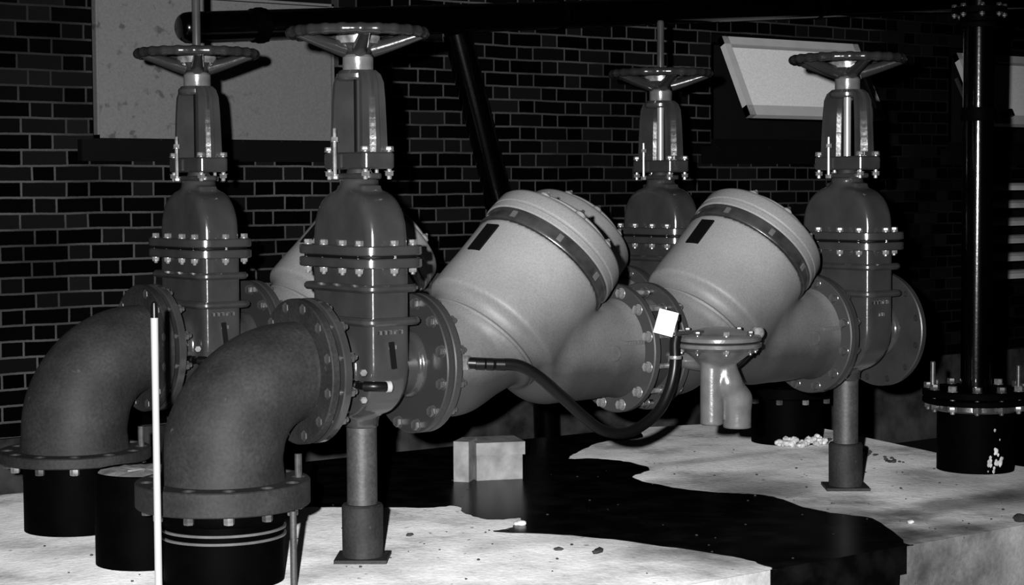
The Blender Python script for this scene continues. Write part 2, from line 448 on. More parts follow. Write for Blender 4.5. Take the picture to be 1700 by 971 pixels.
def bake_bool(bm, cutters):
    """cut round holes (list of (origin, axis, r, t0, t1)) out of bm"""
    me = bpy.data.meshes.new('tmp'); bmesh.ops.recalc_face_normals(bm, faces=bm.faces[:]); bm.to_mesh(me); bm.free()
    o = bpy.data.objects.new('tmp', me); C.objects.link(o)
    cb = bmesh.new()
    for (og, axx, r, t0, t1) in cutters: lathe(cb, [(0, t0), (r, t0), (r, t1), (0, t1)], og, axx, 14)
    bmesh.ops.recalc_face_normals(cb, faces=cb.faces[:])
    cm = bpy.data.meshes.new('tmpc'); cb.to_mesh(cm); cb.free()
    co = bpy.data.objects.new('tmpc', cm); C.objects.link(co)
    md = o.modifiers.new('b', 'BOOLEAN'); md.object = co; md.operation = 'DIFFERENCE'; md.solver = 'EXACT'
    dg = bpy.context.evaluated_depsgraph_get(); dg.update()
    res = bpy.data.meshes.new_from_object(o.evaluated_get(dg))
    bpy.data.objects.remove(o); bpy.data.objects.remove(co)
    out = bmesh.new(); out.from_mesh(res); bpy.data.meshes.remove(res)
    return out

def flange_bm(r, t, r_in, rbc, hole, nh=12, axis=(1, 0, 0), phase=.5, holes=True, hub=0.):
    """flange from 0..t along the axis"""
    bm = bmesh.new()
    lathe(bm, [(r_in, 0), (r-.004, 0), (r, .004), (r, t-.004), (r-.004, t), (r_in, t)], axis=axis, n=64, closed_ring=True)
    if holes:
        a, u, v = frame(axis); cut = []
        for k in range(nh):
            an = 2*PI*(k+phase)/nh
            cut.append(((u*math.cos(an)+v*math.sin(an))*rbc, axis, hole, -.02, t+.02))
        bm = bake_bool(bm, cut)
    return bm
FL = {}
def flange(parent, x, mat='body', holes=False, t=.03, name='flange', y=0, z=HP):
    k = (mat, holes, t, name)
    if k not in FL:
        o = finish(name, flange_bm(FR, t, .10, BC, .013, holes=holes), M[mat], parent); FL[k] = o.data
    else:
        o = bpy.data.objects.new(name, FL[k]); C.objects.link(o); o.parent = parent
    o.location = (x, y, z); return o
def ring_bolts(parent, x, th, tn, name='flange_bolt', mat='boltp', hh=.016, tip=.014, skip=()):
    for k in range(12):
        if k in skip: continue
        an = 2*PI*(k+.5)/12
        bolt(name, parent, (x, math.cos(an)*BC, HP+math.sin(an)*BC), (1, 0, 0), (.0185, th, tn, hh, tip), mat)

# ------------------------------------------------------------------ gate valve
def make_valve(label):
    t = thing('gate_valve', label, 'valve', (0, 0, 0), 'rising stem gate valves')
    A, B = .079, .19
    def body(X, Y, Z):
        # flat gate housing, half-round at the bottom
        d2 = np.where(Z < .675, np.sqrt(Y**2+((Z-.675)*1.05)**2)-B, np.abs(Y)-B)
        plate = smax(smax(d2, np.abs(X)-A, .028), Z-1.02, .004)
        pipe = cylx(X, Y, Z, -.19, .20, HP, .105)
        hub = np.minimum(cylx(X, Y, Z, -.205, -.17, HP, .12), cylx(X, Y, Z, .178, .215, HP, .12))
        foot = smax(np.sqrt(X**2+Y**2)-.058, np.maximum(.455-Z, Z-.56), .01)
        return smin(smin(smin(plate, pipe, .025), hub, .015), foot, .02)
    sdf_obj('body', body, (-.22, -.22, .44), (.23, .22, 1.03), .0085, M['body'], t)
    def bonnet(X, Y, Z):
        e = 2.5; d2 = ((np.abs(Y)+1e-9)**e+(np.clip((Z-1.085)*1.03, 0, 1))**e)**(1/e)-B
        dome = smax(smax(d2, np.abs(X)-A, .035), 1.055-Z, .004)
        neck = smax(np.sqrt(X**2+Y**2)-.066, np.maximum(1.2-Z, Z-1.305), .008)
        lugs = smax(smax(np.abs(X)-.04, np.abs(Y)-.085, .012), np.maximum(1.2-Z, Z-1.282), .006)
        return smin(smin(dome, neck, .02), lugs, .012)
    sdf_obj('bonnet', bonnet, (-.10, -.21, 1.04), (.10, .21, 1.32), .007, M['body'], t)
    bm = rrect_plate(bmesh.new(), A+.05, B+.045, 1.006, 1.038, .07); finish('body_flange', bm, M['body'], t)
    bm = rrect_plate(bmesh.new(), A+.05, B+.045, 1.048, 1.080, .07); finish('bonnet_flange', bm, M['body'], t)
    bm = rrect_plate(bmesh.new(), A+.035, B+.03, 1.036, 1.05, .06); finish('gasket', bm, M['mark'], t)
    for z, m in ((.925, .032), (.815, .036)):
        bm = rrect_plate(bmesh.new(), A+m, B+m, z, z+.026, .05, bev=.008); finish('reinforcing_rib', bm, M['body'], t)
    pos = [(sx*(A+.027), y) for sx in (-1, 1) for y in (-.165, -.06, .06, .165)] + [(0, -(B+.024)), (0, B+.024)]
    for x, y in pos:
        bolt('bonnet_bolt', t, (x, y, 0), (0, 0, -1), (.0145, -1.084, -1.002, .014, .008))
    # yoke: base plate, two channel arms with an outer rib, top ring
    bm = rrect_plate(bmesh.new(), .064, .135, 1.335, 1.392, .022, bev=.006)
    for s in (-1, 1):
        K = [(1.385, .094, .050), (1.48, .091, .048), (1.57, .087, .046), (1.625, .082, .044), (1.652, .070, .040), (1.668, .048, .034)]
        for (w0, w1, d0, d1) in ((-1, 1, -.007, .009), (-.16, .16, .008, .028), (.80, 1, -.02, 0.)):
            rings = []
            for z, y, w in K:
                rings.append([bm.verts.new((xx, s*(y+dd), z)) for xx, dd in ((w*w0, d0), (w*w1, d0), (w*w1, d1), (w*w0, d1))])
            for P, Q in zip(rings[:-1], rings[1:]):
                for i in range(4): bm.faces.new((P[i], P[(i+1) % 4], Q[(i+1) % 4], Q[i]))
            bm.faces.new(rings[0]); bm.faces.new(rings[-1][::-1])
    lathe(bm, [(.025, 1.635), (.068, 1.635), (.074, 1.642), (.074, 1.655), (.062, 1.668), (.025, 1.668)], n=40, closed_ring=True)
    finish('yoke', bm, M['body'], t)
    bm = lathe(bmesh.new(), [(.02, 1.664), (.05, 1.664), (.052, 1.67), (.052, 1.712), (.046, 1.72), (.02, 1.72)], n=36, closed_ring=True)
    finish('yoke_nut', bm, M['relief'], t)
    for sx in (-1, 1):
        for sy in (-1, 1):
            bolt('yoke_bolt', t, (sx*.047, sy*.115, 0), (0, 0, -1), (.0155, -1.397, -1.326, .014, .012))
    bm = rrect_plate(bmesh.new(), .04, .1, 1.302, 1.322, .03); lathe(bm, [(.02, 1.32), (.045, 1.32), (.04, 1.335), (.02, 1.335)], n=24, closed_ring=True)
    finish('gland', bm, M['bodyd'], t)
    for sx, sy in ((-1, .35), (1, -.35)):
        bolt('gland_bolt', t, (sx*.075, .04*sy+.02, 0), (0, 0, 1), (.013, 1.315, 1.43, .014, .03))
    # handwheel: scalloped rim, dished spokes, hub
    zr, R0, n, mseg = 1.793, .222, 160, 14
    bm = bmesh.new(); rings = []
    for i in range(n):
        a = 2*PI*i/n; sc = max(0, math.cos(a*24))**.5
        rr = .0172+.0026*sc
        rings.append([bm.verts.new(((R0+rr*math.cos(b)+.002*sc)*math.cos(a), (R0+rr*math.cos(b)+.002*sc)*math.sin(a), zr+rr*1.0*math.sin(b))) for b in [2*PI*k/mseg for k in range(mseg)]])
    for i in range(n):
        P, Q = rings[i], rings[(i+1) % n]
        for k in range(mseg): bm.faces.new((P[k], P[(k+1) % mseg], Q[(k+1) % mseg], Q[k]))
    hw = finish('handwheel', bm, M['wheel'], t, angle=60)
    bm = lathe(bmesh.new(), [(.02, 1.718), (.042, 1.718), (.044, 1.726), (.050, 1.730), (.054, 1.742), (.064, 1.752), (.070, 1.758), (.073, 1.786), (.066, 1.796), (.05, 1.80), (.032, 1.812), (.02, 1.812)], n=48, closed_ring=True)
    finish('hub', bm, M['wheel'], hw)
    bm = lathe(bmesh.new(), [(.065, 1.757), (.0735, 1.758), (.0765, 1.782), (.068, 1.784)], n=64, closed_ring=True); finish('hub_highlight_band', bm, M['bolt'], hw)  # paler steel band added to give the hub its bright highlight
    for k in range(5):
        a = 2*PI*k/5+.5; pts = []; rad = []
        for s in range(9):
            q = s/8; r = .05+q*.168; z = 1.738+.049*q**1.1; pts.append((r*math.cos(a), r*math.sin(a), z)); rad.append(.027-.010*q)
        finish('spoke', tube(bmesh.new(), pts, rad, 12), M['wheel'], hw)
    # flanges
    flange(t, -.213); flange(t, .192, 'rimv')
    # raised foundry lettering, too worn to read
    bm = bmesh.new()
    for (z0, ys) in ((.785, (-.05, -.03, -.01, .012, .034)), (.735, (-.01, .008))):
        for x in ys:
            w = .005+random.random()*.004
            box(bm, x, x+w, -B-.0035, -B+.01, z0, z0+.014); box(bm, x, x+.011, -B-.0035, -B+.01, z0+random.choice((0, .010)), z0+.013)
    box(bm, -.052, .046, -B+.004, -B+.012, .735, .80)
    finish('cast_lettering', bm, M['relief'], t, smooth=False)
    return t

v1 = make_valve('nearest grey gate valve with the widest handwheel, between front elbow and middle check valve')
v2 = dup(v1, (0, LB, 0), 'grey gate valve at far left in the rear line, long dark stem above its handwheel')
v3 = dup(v1, (LX, LB, 0), 'rear gate valve behind the two check valves, bright threaded stem in its yoke')
v4 = dup(v1, (LX, 0, 0), 'right-hand grey gate valve with empty bolt holes in its end flange')
# what differs from valve to valve
def long_stem(v):
    bm = lathe(bmesh.new(), [(0, 1.72), (.0165, 1.72), (.0165, 2.03), (.013, 2.04), (0, 2.04)], n=20)
    finish('rising_stem', bm, M['stem'], v)['label'] = 'dark greased stem standing above the handwheel'
for v, m in ((v1, 'mark'), (v2, 'mark'), (v3, 'bright'), (v4, 'bright')):
    finish('stem', lathe(bmesh.new(), [(0, 1.25), (.0155, 1.25), (.0155, 1.73), (0, 1.73)], n=20), M[m], v)
long_stem(v2); long_stem(v3)
def test_cock(v):
    bm = bmesh.new()
    lathe(bm, [(0, 0), (.016, 0), (.016, .03), (.012, .034), (.012, .075), (0, .075)], (-.115, -.13, .62), (0, -1, 0), 16)
    tube(bm, smooth_path([(-.115, -.2, .62), (-.09, -.225, .62), (-.05, -.235, .617)], 4), .0165, 12)
    o = finish('test_cock', bm, M['rubber'], v)
    b2 = lathe(bmesh.new(), [(.013, 0), (.019, .002), (.019, .016), (.012, .022), (0, .024)], (-.052, -.235, .617), (.97, -.22, 0), 16)
    finish('cap', b2, M['white'], o)
    for z in (.575, .665):
        lathe_b = bmesh.new(); hexnut(lathe_b, .013, 0, .02, (-.115, -.19, z), (-.3, -1, 0)); finish('cock_nut', lathe_b, M['bolt'], v)
    b3 = bmesh.new(); mx = Matrix.Translation((.0, -.1975, .715)) @ Matrix.Rotation(-.12, 4, 'Y')
    box(b3, -.008, .008, -.006, .004, -.045, .045, mx); finish('slotted_plate', bevel(b3, .002), M['mark'], v)
test_cock(v1); test_cock(v2)
for ch in list(v4.children):
    if ch.name.split('.')[0] == 'flange' and ch.location.x > 0: bpy.data.objects.remove(ch)
flange(v4, .192, holes=True, mat='bodyd')
ring_bolts(v1, -.213, -.034, .034); ring_bolts(v2, -.213, -.034, .034, skip=(2,))
ring_bolts(v3, .222, -.034, .034)

# ------------------------------------------------------------------ check valve (tilted barrel between two flanges), own origin at its inlet flange
S2 = math.sqrt(.5)
def make_check(label, x0):
    t = thing('check_valve', label, 'valve', (x0, 0, 0), 'check valves with tilted barrels')
    XO = .225        # geometry below is written for the first check valve; shifted by -XO
    q0 = .150
    def P(s, q=q0, y=0): return ((s-q)*S2-XO, y, (s+q)*S2)
    ax = (S2, 0, S2)
    def fn(X, Y, Z):
        Xw = X+XO; s = (Xw+Z)*S2; q = (Z-Xw)*S2-q0; rr = np.sqrt(q**2+Y**2)
        barrel = smax(rr-(.262+.004*np.clip((1.2-s)/.4, 0, 1)), np.maximum(.925-s, s-1.232), .012)
        seat = smax(rr-.224, np.maximum(.835-s, s-.95), .02)
        lower = smax(rr-.252, np.maximum(.86-s, s-1.1), .12)
        inlet = smin(cone_seg(Xw, Y, Z, (.26, 0, HP), (.36, 0, HP), .178, .19), cone_seg(Xw, Y, Z, (.36, 0, HP), (.50, 0, .735), .192, .205), .03)
        inlet = np.maximum(inlet, .235-Xw)
        inlet = smax(inlet, s-.95, .01)
        out = smin(cone_seg(Xw, Y, Z, (.80, 0, .672), (.98, 0, HP), .197, .182), cylx(Xw, Y, Z, .9, 1.15, HP, .176), .02)
        out = smin(out, cone_seg(Xw, Y, Z, (1.08, 0, HP), (1.15, 0, HP), .168, .196), .03)
        d = smin(seat, inlet, .02)
        d = smin(d, smin(smin(barrel, lower, .03), out, .05), .012)
        return np.maximum(d, Xw-1.145)
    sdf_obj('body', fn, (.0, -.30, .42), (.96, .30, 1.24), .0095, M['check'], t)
    # seat ring with a lug
    bm = lathe(bmesh.new(), [(.215, 0), (.228, .0), (.233, .008), (.228, .016), (.215, .016)], P(.855), ax, 64, closed_ring=True)
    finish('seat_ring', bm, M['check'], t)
    # clamp: dark split ring with bolt pads
    bm = lathe(bmesh.new(), [(.24, 0), (.265, 0), (.267, .004), (.267, .012), (.258, .016), (.258, .042), (.265, .046), (.265, .054), (.24, .054)], P(1.232), ax, 96, closed_ring=True)
    cl = finish('clamp_ring', bm, M['clamp'], t)
    a, u, v = frame(ax)
    for k in range(8):
        an = 2*PI*k/8+.25; o = Vector(P(1.261)) + (u*math.cos(an)+v*math.sin(an))*.259
        b = bmesh.new(); n = (u*math.cos(an)+v*math.sin(an)); tt = a.cross(n)
        mx = Matrix.Translation(o) @ Matrix((n, tt, a)).transposed().to_4x4()
        box(b, -.008, .004, -.010, .010, -.014, .014, mx); finish('clamp_pad', bevel(b, .002), M['relief'], cl)
    # cover cap
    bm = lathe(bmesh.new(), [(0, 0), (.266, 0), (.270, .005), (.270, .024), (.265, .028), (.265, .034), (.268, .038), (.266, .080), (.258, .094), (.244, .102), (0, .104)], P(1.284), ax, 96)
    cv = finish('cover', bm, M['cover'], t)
    # raised bolted plate on the cover, with lugs and a dark lip
    bm = lathe(bmesh.new(), [(0, 0), (.19, 0), (.194, .004), (.194, .032), (.185, .04), (0, .044)], P(1.386), ax, 80)
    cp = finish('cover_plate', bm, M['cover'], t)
    for k in range(8):
        an = 2*PI*(k+.37)/8; o = Vector(P(1.386)) + (u*math.cos(an)+v*math.sin(an))*.196
        b = lathe(bmesh.new(), [(0, 0), (.022, 0), (.022, .026), (.018, .03), (0, .03)], o, ax, 20); finish('lug', b, M['cover'], cp)
        bolt('cover_bolt', cp, o, ax, (.013, .026, .032, .006, .010), 'bolt' if k % 3 == 0 else 'boltp')
    # flanges and their bolts
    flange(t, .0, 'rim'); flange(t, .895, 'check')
    bm = lathe(bmesh.new(), [(.15, 0), (.188, 0), (.178, .03), (.15, .03)], (.03, 0, HP), (1, 0, 0), 56, closed_ring=True); finish('flange_neck', bm, M['check'], t)
    ring_bolts(t, .0, -.034, .034)
    # dark nameplate near the top of the barrel, on the shoulder facing left
    # (silhouette side: direction turned towards the camera)
    an_n = (Vector((-S2, 0, S2)) + Vector((0, -1, 0))*.05).normalized(); tt = Vector(ax)
    w = an_n.cross(tt)
    mx = Matrix.Translation(Vector(P(1.135)) + an_n*.262) @ Matrix((w, tt, an_n)).transposed().to_4x4()
    b = bmesh.new(); box(b, -.033, .033, -.062, .062, -.006, .005, mx); finish('nameplate', bevel(b, .0015), M['mark'], t)
    # small round plug boss on the outlet
    b = lathe(bmesh.new(), [(0, -.02), (.03, -.02), (.03, .004), (.026, .007), (.018, .007), (.016, .002), (0, .002)], (.755, -.178, HP+.0), (0, -1, 0), 24)
    finish('plug', b, M['check'], t)
    # cast lettering on the outlet flange neck, worn past reading
    b = bmesh.new()
    for k in range(7):
        box(b, .80+k*.0135, .808+k*.0135, -.1925, -.17, .69, .704)
    finish('cast_lettering', b, M['check'], t, smooth=False)
    return t
CX = .225; DX = 1.045
c1 = make_check('large pale tilted-barrel check valve in the middle, between nearest gate valve and relief valve', CX)
c2 = dup(c1, (CX+DX, 0, 0), 'tilted-barrel check valve to the right, behind the round relief valve')
c3 = dup(c1, (CX, LB, 0), 'rear-line check valve half hidden behind the nearest gate valve')
c4 = dup(c1, (CX+DX, LB, 0), 'rear-line check valve hidden behind the large middle check valve')
# outlet joint of each second check valve and the long studs between each pair
for c in (c2, c4):
    ring_bolts(c, .925, -.034, .024)
for c in (c1, c3):
    for k in range(12):
        an = 2*PI*(k+.5)/12; bolt('flange_stud', c, (.925, math.cos(an)*BC, HP+math.sin(an)*BC), (1, 0, 0), (.0185, -.034, .154, .016, .012))
    bm = lathe(bmesh.new(), [(.12, 0), (.172, 0), (.172, .12), (.12, .12)], (.925, 0, HP), (1, 0, 0), 56, closed_ring=True)
    finish('spacer_ring', bm, M['bodyd'], c)
    for an in (.45, -.2):
        bm = bmesh.new(); mx = Matrix.Translation((.985, 0, HP)) @ Matrix.Rotation(an, 4, 'X')
        box(bm, -.045, .045, -.02, .02, .165, .19, mx)
        finish('test_port', bevel(bm, .004), M['relief'], c)

# ------------------------------------------------------------------ elbows
def make_elbow(label, loc, mirror=False, straight=0., ztop=.29, drop=.305, rb=.195, mat='elbow', tf=.055):
    """flange face at local x=0, turning down at x=-drop"""
    s = 1 if not mirror else -1
    t = thing('pipe_elbow', label, 'pipe', loc, 'pipe elbows')
    pts, rad = [], []
    K = 26
    pts += [(0, 0, HP), (-s*.014, 0, HP), (-s*.024, 0, HP)]; rad += [.188, .178, .169]
    for k in range(K+1):
        a = PI/2*k/K; q = k/K
        pts.append((-s*(straight+.03+(drop-.03)*math.sin(a)), 0, HP-(HP-ztop-.06)+(HP-ztop-.06)*math.cos(a)))
        rad.append(.166+(rb-.166)*min(1, q*1.25))
    pts.append((-s*(straight+drop), 0, ztop+.02)); rad.append(rb+.004); pts.append((-s*(straight+drop), 0, ztop-.02)); rad.append(rb+.012)
    finish('elbow_body', tube(bmesh.new(), pts, rad, 64), M[mat], t)
    f = flange(t, -.032 if s > 0 else 0, mat)
    bm = flange_bm(.283, tf, .15, .245, .024, axis=(0, 0, 1), phase=.2)
    b = finish('bottom_flange', bm, M[mat], t); b.location = (-s*(straight+drop), 0, ztop-tf)
    cx = -s*(straight+drop)
    for k in range(12):
        a = 2*PI*(k+.2)/12; x = cx + .245*math.cos(a+PI/2); y = .245*math.sin(a+PI/2)
        bm = bmesh.new()
        top = ztop+.075 if k == 8 else ztop-tf+.004
        lathe(bm, [(0, -tf-.012), (.012, -tf-.012), (.012, top-ztop), (0, top-ztop)], n=12)
        hexnut(bm, .0175, -tf-.026, -tf-.002, (0, 0, 0), (0, 0, 1), k)
        o = finish('flange_bolt', bm, M['bolt'] if k % 2 else M['boltp'], t, angle=25); o.location = (x, y, ztop)
    return t
EX = -.228
e1 = make_elbow('large dark reducing elbow at front left, turning down beside the white rod', (EX, 0, 0), rb=.195, ztop=.328, tf=.08)
e2 = make_elbow('dark elbow at the far left edge, behind the front elbow', (EX, LB, 0), rb=.195, ztop=.301, tf=.04)
e3 = make_elbow('dark elbow behind the right check valve, turning down to a black riser', (LX+.222, LB, 0), mirror=True, straight=.31, rb=.172, mat='black')

# ------------------------------------------------------------------ risers
def riser(label, x, y, r, zt, bands=True, fl=None):
    t = thing('riser_pipe', label, 'pipe', (x, y, 0), 'black riser pipes')
    bm = lathe(bmesh.new(), [(0, 0), (r, 0), (r, zt), (0, zt)], n=64); finish('pipe', bm, M['black'], t)
    if bands:
        bm = lathe(bmesh.new(), [(r, zt-.04), (r+.03, zt-.04), (r+.034, zt-.03), (r+.034, zt), (r, zt)], n=64, closed_ring=True)
        finish('collar', bm, M['black'], t)
        for z in (zt-.075, zt-.1):
            bm = lathe(bmesh.new(), [(r-.002, z), (r+.007, z), (r+.009, z+.004), (r+.007, z+.008), (r-.002, z+.008)], n=64, closed_ring=True)
            finish('clamp_band', bm, M['relief'], t)
    return t
r1 = riser('black riser pipe with two bright bands under the front left elbow', EX-.305, 0, .195, .247)
r2 = riser('black riser pipe under the far left elbow', EX-.305, LB, .19, .2605, bands=False)
r3 = riser('black riser pipe under the right check valve, crumbs at its foot', LX+.222+.615, LB, .176, .235, bands=False)
r4 = riser('separate flanged black riser at the right edge, carrying the thin vertical pipe', 3.24, 0, .17, .30, bands=False)
bm = lathe(bmesh.new(), [(.17, .268), (.19, .268), (.194, .275), (.192, .295), (.17, .3)], n=64, closed_ring=True); finish('clamp_band', bm, M['clamp'], r4)
bm = disc(bmesh.new(), .235, .30, .325, n=64); finish('flange', bm, M['black'], r4)
bm = disc(bmesh.new(), .235, .33, .362, n=64); finish('blind_flange', bm, M['black'], r4)
for k in range(12):
    a = 2*PI*(k+.35)/12
    bolt('flange_bolt', r4, (.208*math.cos(a), .208*math.sin(a), 0), (0, 0, -1), (.02, -.366, -.297, .022, .012), 'boltp' if k % 3 else 'bolt')
for x, y, h in ((-.15, .12, .12), (.17, -.1, .1), (.13, .12, .06)):
    bm = lathe(bmesh.new(), [(0, .36), (.012, .36), (.012, .36+h), (.009, .364+h), (0, .364+h)], (x, y, 0), n=12); finish('stud', bm, M['boltp'], r4)
bm = bmesh.new()
for k in range(26):
    a = -1.9+random.gauss(0, .13); z = abs(random.gauss(0, .09))+.01; rr = random.uniform(.003, .012)
    mx = Matrix.Translation((.17*math.cos(a), .17*math.sin(a), z)) @ Matrix.Rotation(a, 4, 'Z') @ Matrix.Diagonal((.35, 1, 1.4, 1))
    bmesh.ops.create_icosphere(bm, subdivisions=1, radius=rr, matrix=mx)
finish('mortar_splash', bm, M['crumb'], r4)
# vertical pipe on the blind flange
vp = thing('vent_pipe', 'tall thin black vertical pipe rising from the right-hand riser past the windows', 'pipe', (3.24, 0, .362))
bm = lathe(bmesh.new(), [(0, 0), (.068, 0), (.068, 2.2), (0, 2.2)], n=48); finish('pipe', bm, M['blackg'], vp)
bm = lathe(bmesh.new(), [(.06, 1.19), (.075, 1.19), (.078, 1.2), (.078, 1.24), (.075, 1.25), (.06, 1.25)], n=48, closed_ring=True); finish('coupling', bm, M['black'], vp)
bm = lathe(bmesh.new(), [(.06, 1.60), (.10, 1.60), (.10, 1.62), (.085, 1.63), (.085, 1.66), (.12, 1.665), (.12, 1.69), (.06, 1.69)], n=48, closed_ring=True); cf = finish('coupling', bm, M['black'], vp)
for k in range(8):
    a = 2*PI*k/8; bolt('coupling_bolt', cf, (.108*math.cos(a), .108*math.sin(a), 0), (0, 0, -1), (.012, -1.694, -1.66, .01, .006), 'boltp')

# ------------------------------------------------------------------ support legs
def leg(label, x, y, base=True):
    t = thing('pipe_support', label, 'support', (x, y, 0), 'pipe support legs')
    bm = bmesh.new(); mx = Matrix.Rotation(.9, 4, 'Z'); box(bm, -.09, .09, -.09, .09, 0, .012, mx); finish('base_plate', bevel(bm, .002), M['elbow'], t)
    bm = lathe(bmesh.new(), [(0, .012), (.07, .012), (.071, .185), (.066, .192), (0, .192)], n=40); finish('sleeve', bm, M['elbow'], t)
    bm = lathe(bmesh.new(), [(0, .18), (.052, .18), (.052, .456), (0, .456)], n=40); finish('post', bm, M['leg'], t)
    return t
l1 = leg('grey pipe support leg under the nearest gate valve', 0, 0)
l2 = dup(l1, (LX, 0, 0), 'dark pipe support leg under the right-hand gate valve')

# ------------------------------------------------------------------ relief valve in front of the second check valve
RX, RY = 1.29, -.40
rv = thing('relief_valve', 'pale round-topped relief valve with two outlet legs, in front of right check valve', 'valve', (RX, RY, 0))
def legs_fn(X, Y, Z):
    cone = smax(np.sqrt(X**2+Y**2)-(.050+.095*np.clip((Z-.612)/.07, 0, 1)), np.maximum(.59-Z, Z-.69), .01)
    l = smax(np.sqrt((X+.034)**2+Y**2)-.042, np.maximum(.40-Z, Z-.64), .004)
    r = cone_seg(X, Y, Z, (.012, -.02, .60), (.018, -.03, .555), .048, .05)
    r = smin(r, cone_seg(X, Y, Z, (.018, -.03, .555), (.058, -.035, .49), .046, .052), .018)
    r = smin(r, cone_seg(X, Y, Z, (.058, -.035, .49), (.062, -.035, .34), .054, .050), .02)
    d = smin(smin(cone, l, .015), r, .012)
    link = smax(np.sqrt(X**2+(Z-.63)**2)-.04, np.maximum(-.01-Y, Y-.25), .006)
    return np.maximum(smin(d, link, .02), .385-Z)
sdf_obj('outlet_legs', legs_fn, (-.16, -.16, .37), (.17, .28, .70), .006, M['relief'], rv)
bm = lathe(bmesh.new(), [(0, .66), (.11, .66), (.15, .683), (.157, .687), (.158, .70), (.15, .703), (0, .703)], n=64); finish('lower_flange', bm, M['relief'], rv)
bm = disc(bmesh.new(), .146, .702, .707, n=64); finish('diaphragm', bm, M['mark'], rv)
bm = lathe(bmesh.new(), [(0, .706), (.15, .706), (.156, .71), (.156, .722), (.148, .73), (.11, .738), (.06, .752), (.03, .757), (0, .758)], n=64)
finish('cap', bm, M['relief'], rv)
for k in range(8):
    a = 2*PI*(k+.3)/8; bolt('cap_bolt', rv, (.137*math.cos(a), .137*math.sin(a), 0), (0, 0, -1), (.0125, -.737, -.68, .012, .008), 'bolt' if k % 2 else 'boltp')
bm = lathe(bmesh.new(), [(0, 0), (.021, 0), (.024, .006), (.024, .03), (.018, .036), (0, .036)], (.115, -.075, .735), (-.45, -.88, .1), 24)
finish('knob', bm, M['bolt'], rv)
bm = tube(bmesh.new(), smooth_path([(.15, -.04, .72), (.175, -.03, .715), (.175, -.02, .68), (.13, .0, .635), (.09, .02, .60)], 6), .011, 12)
finish('sensing_tube', bm, M['rubber'], rv)
bm = bmesh.new(); box(bm, -.27, -.10, -.03, .0, .742, .752); lathe(bm, [(0, .74), (.012, .74), (.012, .79), (.018, .792), (.018, .81), (0, .81)], (-.235, -.02, 0), n=16)
finish('tag_bracket', bm, M['bodyd'], rv)
# hanging card tag
tg = bmesh.new(); mx = Matrix.Translation((RX-.292, RY-.04, .789)) @ Matrix.Rotation(-.62, 4, 'Z') @ Matrix.Rotation(.26, 4, 'Y') @ Matrix.Rotation(.1, 4, 'X')
n = 8; fr, bk = [], []
for i in range(n+1):
    z = -.044+.088*i/n; d = .003*math.sin(i*1.9)
    for L, off in ((fr, 0), (bk, .0015)):
        L.append([tg.verts.new(mx @ Vector((xx, d+off, z))) for xx in (-.035, 0, .035)])
for L in (fr, bk):
    for i in range(n):
        for k in range(2): tg.faces.new((L[i][k], L[i][k+1], L[i+1][k+1], L[i+1][k]))
for i in range(n):
    for k in (0, 2): tg.faces.new((fr[i][k], fr[i+1][k], bk[i+1][k], bk[i][k]))
for i in (0, n):
    for k in range(2): tg.faces.new((fr[i][k], fr[i][k+1], bk[i][k+1], bk[i][k]))
tag(finish('paper_tag', tg, M['tag']), 'small bright white crumpled tag hanging left of the relief valve cap', 'tag')

# hose from the first check valve round under it and up to the relief valve
hose = thing('rubber_hose', 'black rubber hose looping from the middle check valve to the relief valve', 'hose', (.29, -.2, .66))
hp = [(.305, -.20, .672), (.38, -.25, .667), (.46, -.28, .66), (.53, -.30, .62), (.61, -.32, .55), (.70, -.34, .47), (.78, -.35, .415), (.87, -.36, .398), (.961, -.36, .421), (1.038, -.36, .469), (1.082, -.36, .531), (1.105, -.36, .591), (1.113, -.36, .645), (1.112, -.36, .70), (1.115, -.365, .735)]
bm = tube(bmesh.new(), [(p[0]-.29, p[1]+.2, p[2]-.66) for p in smooth_path(hp, 8)], .020, 16); finish('tube', bm, M['rubber'], hose)
bm = bmesh.new(); lathe(bm, [(0, 0), (.021, 0), (.021, .03), (.015, .033), (.021, .036), (.021, .06), (.016, .065), (.02, .07), (.02, .1), (0, .1)], (.03, -.025, .010), (.86, -.5, -.04), 14)
finish('end_fitting', bm, M['rubber'], hose)
bm = bmesh.new(); hexnut(bm, .028, -.02, .012, (.01, .0, .012), (.5, -.86, 0)); finish('brass_nut', bm, M['bolt'], hose)
bm = lathe(bmesh.new(), [(.015, 0), (.0235, 0), (.0245, .006), (.0235, .012), (.015, .012)], (.823, -.16, -.012), (0, 0, 1), 20, closed_ring=True); finish('hose_clamp', bm, M['bolt'], hose)

# ------------------------------------------------------------------ small standing things
bm = lathe(bmesh.new(), [(0, 0), (.0115, 0), (.0105, .62), (.0115, .885), (0, .885)], n=24)
wr = thing('marker_rod', 'thin upright white rod standing in front of the left elbows', 'rod', (-.89, -.251, 0))
finish('rod', bm, M['white'], wr)
ROD = wr
bm = lathe(bmesh.new(), [(0, .885), (.011, .885), (.010, .915), (.008, .93), (0, .935)], n=16); wt = finish('tip', bm, M['rubber'], wr)

cd = thing('conduit', 'thin grey upright conduit beside the front black riser', 'pipe', (-.415, -.245, 0))
bm = lathe(bmesh.new(), [(0, 0), (.011, 0), (.011, .245), (0, .245)], n=20); finish('tube', bm, M['leg'], cd)

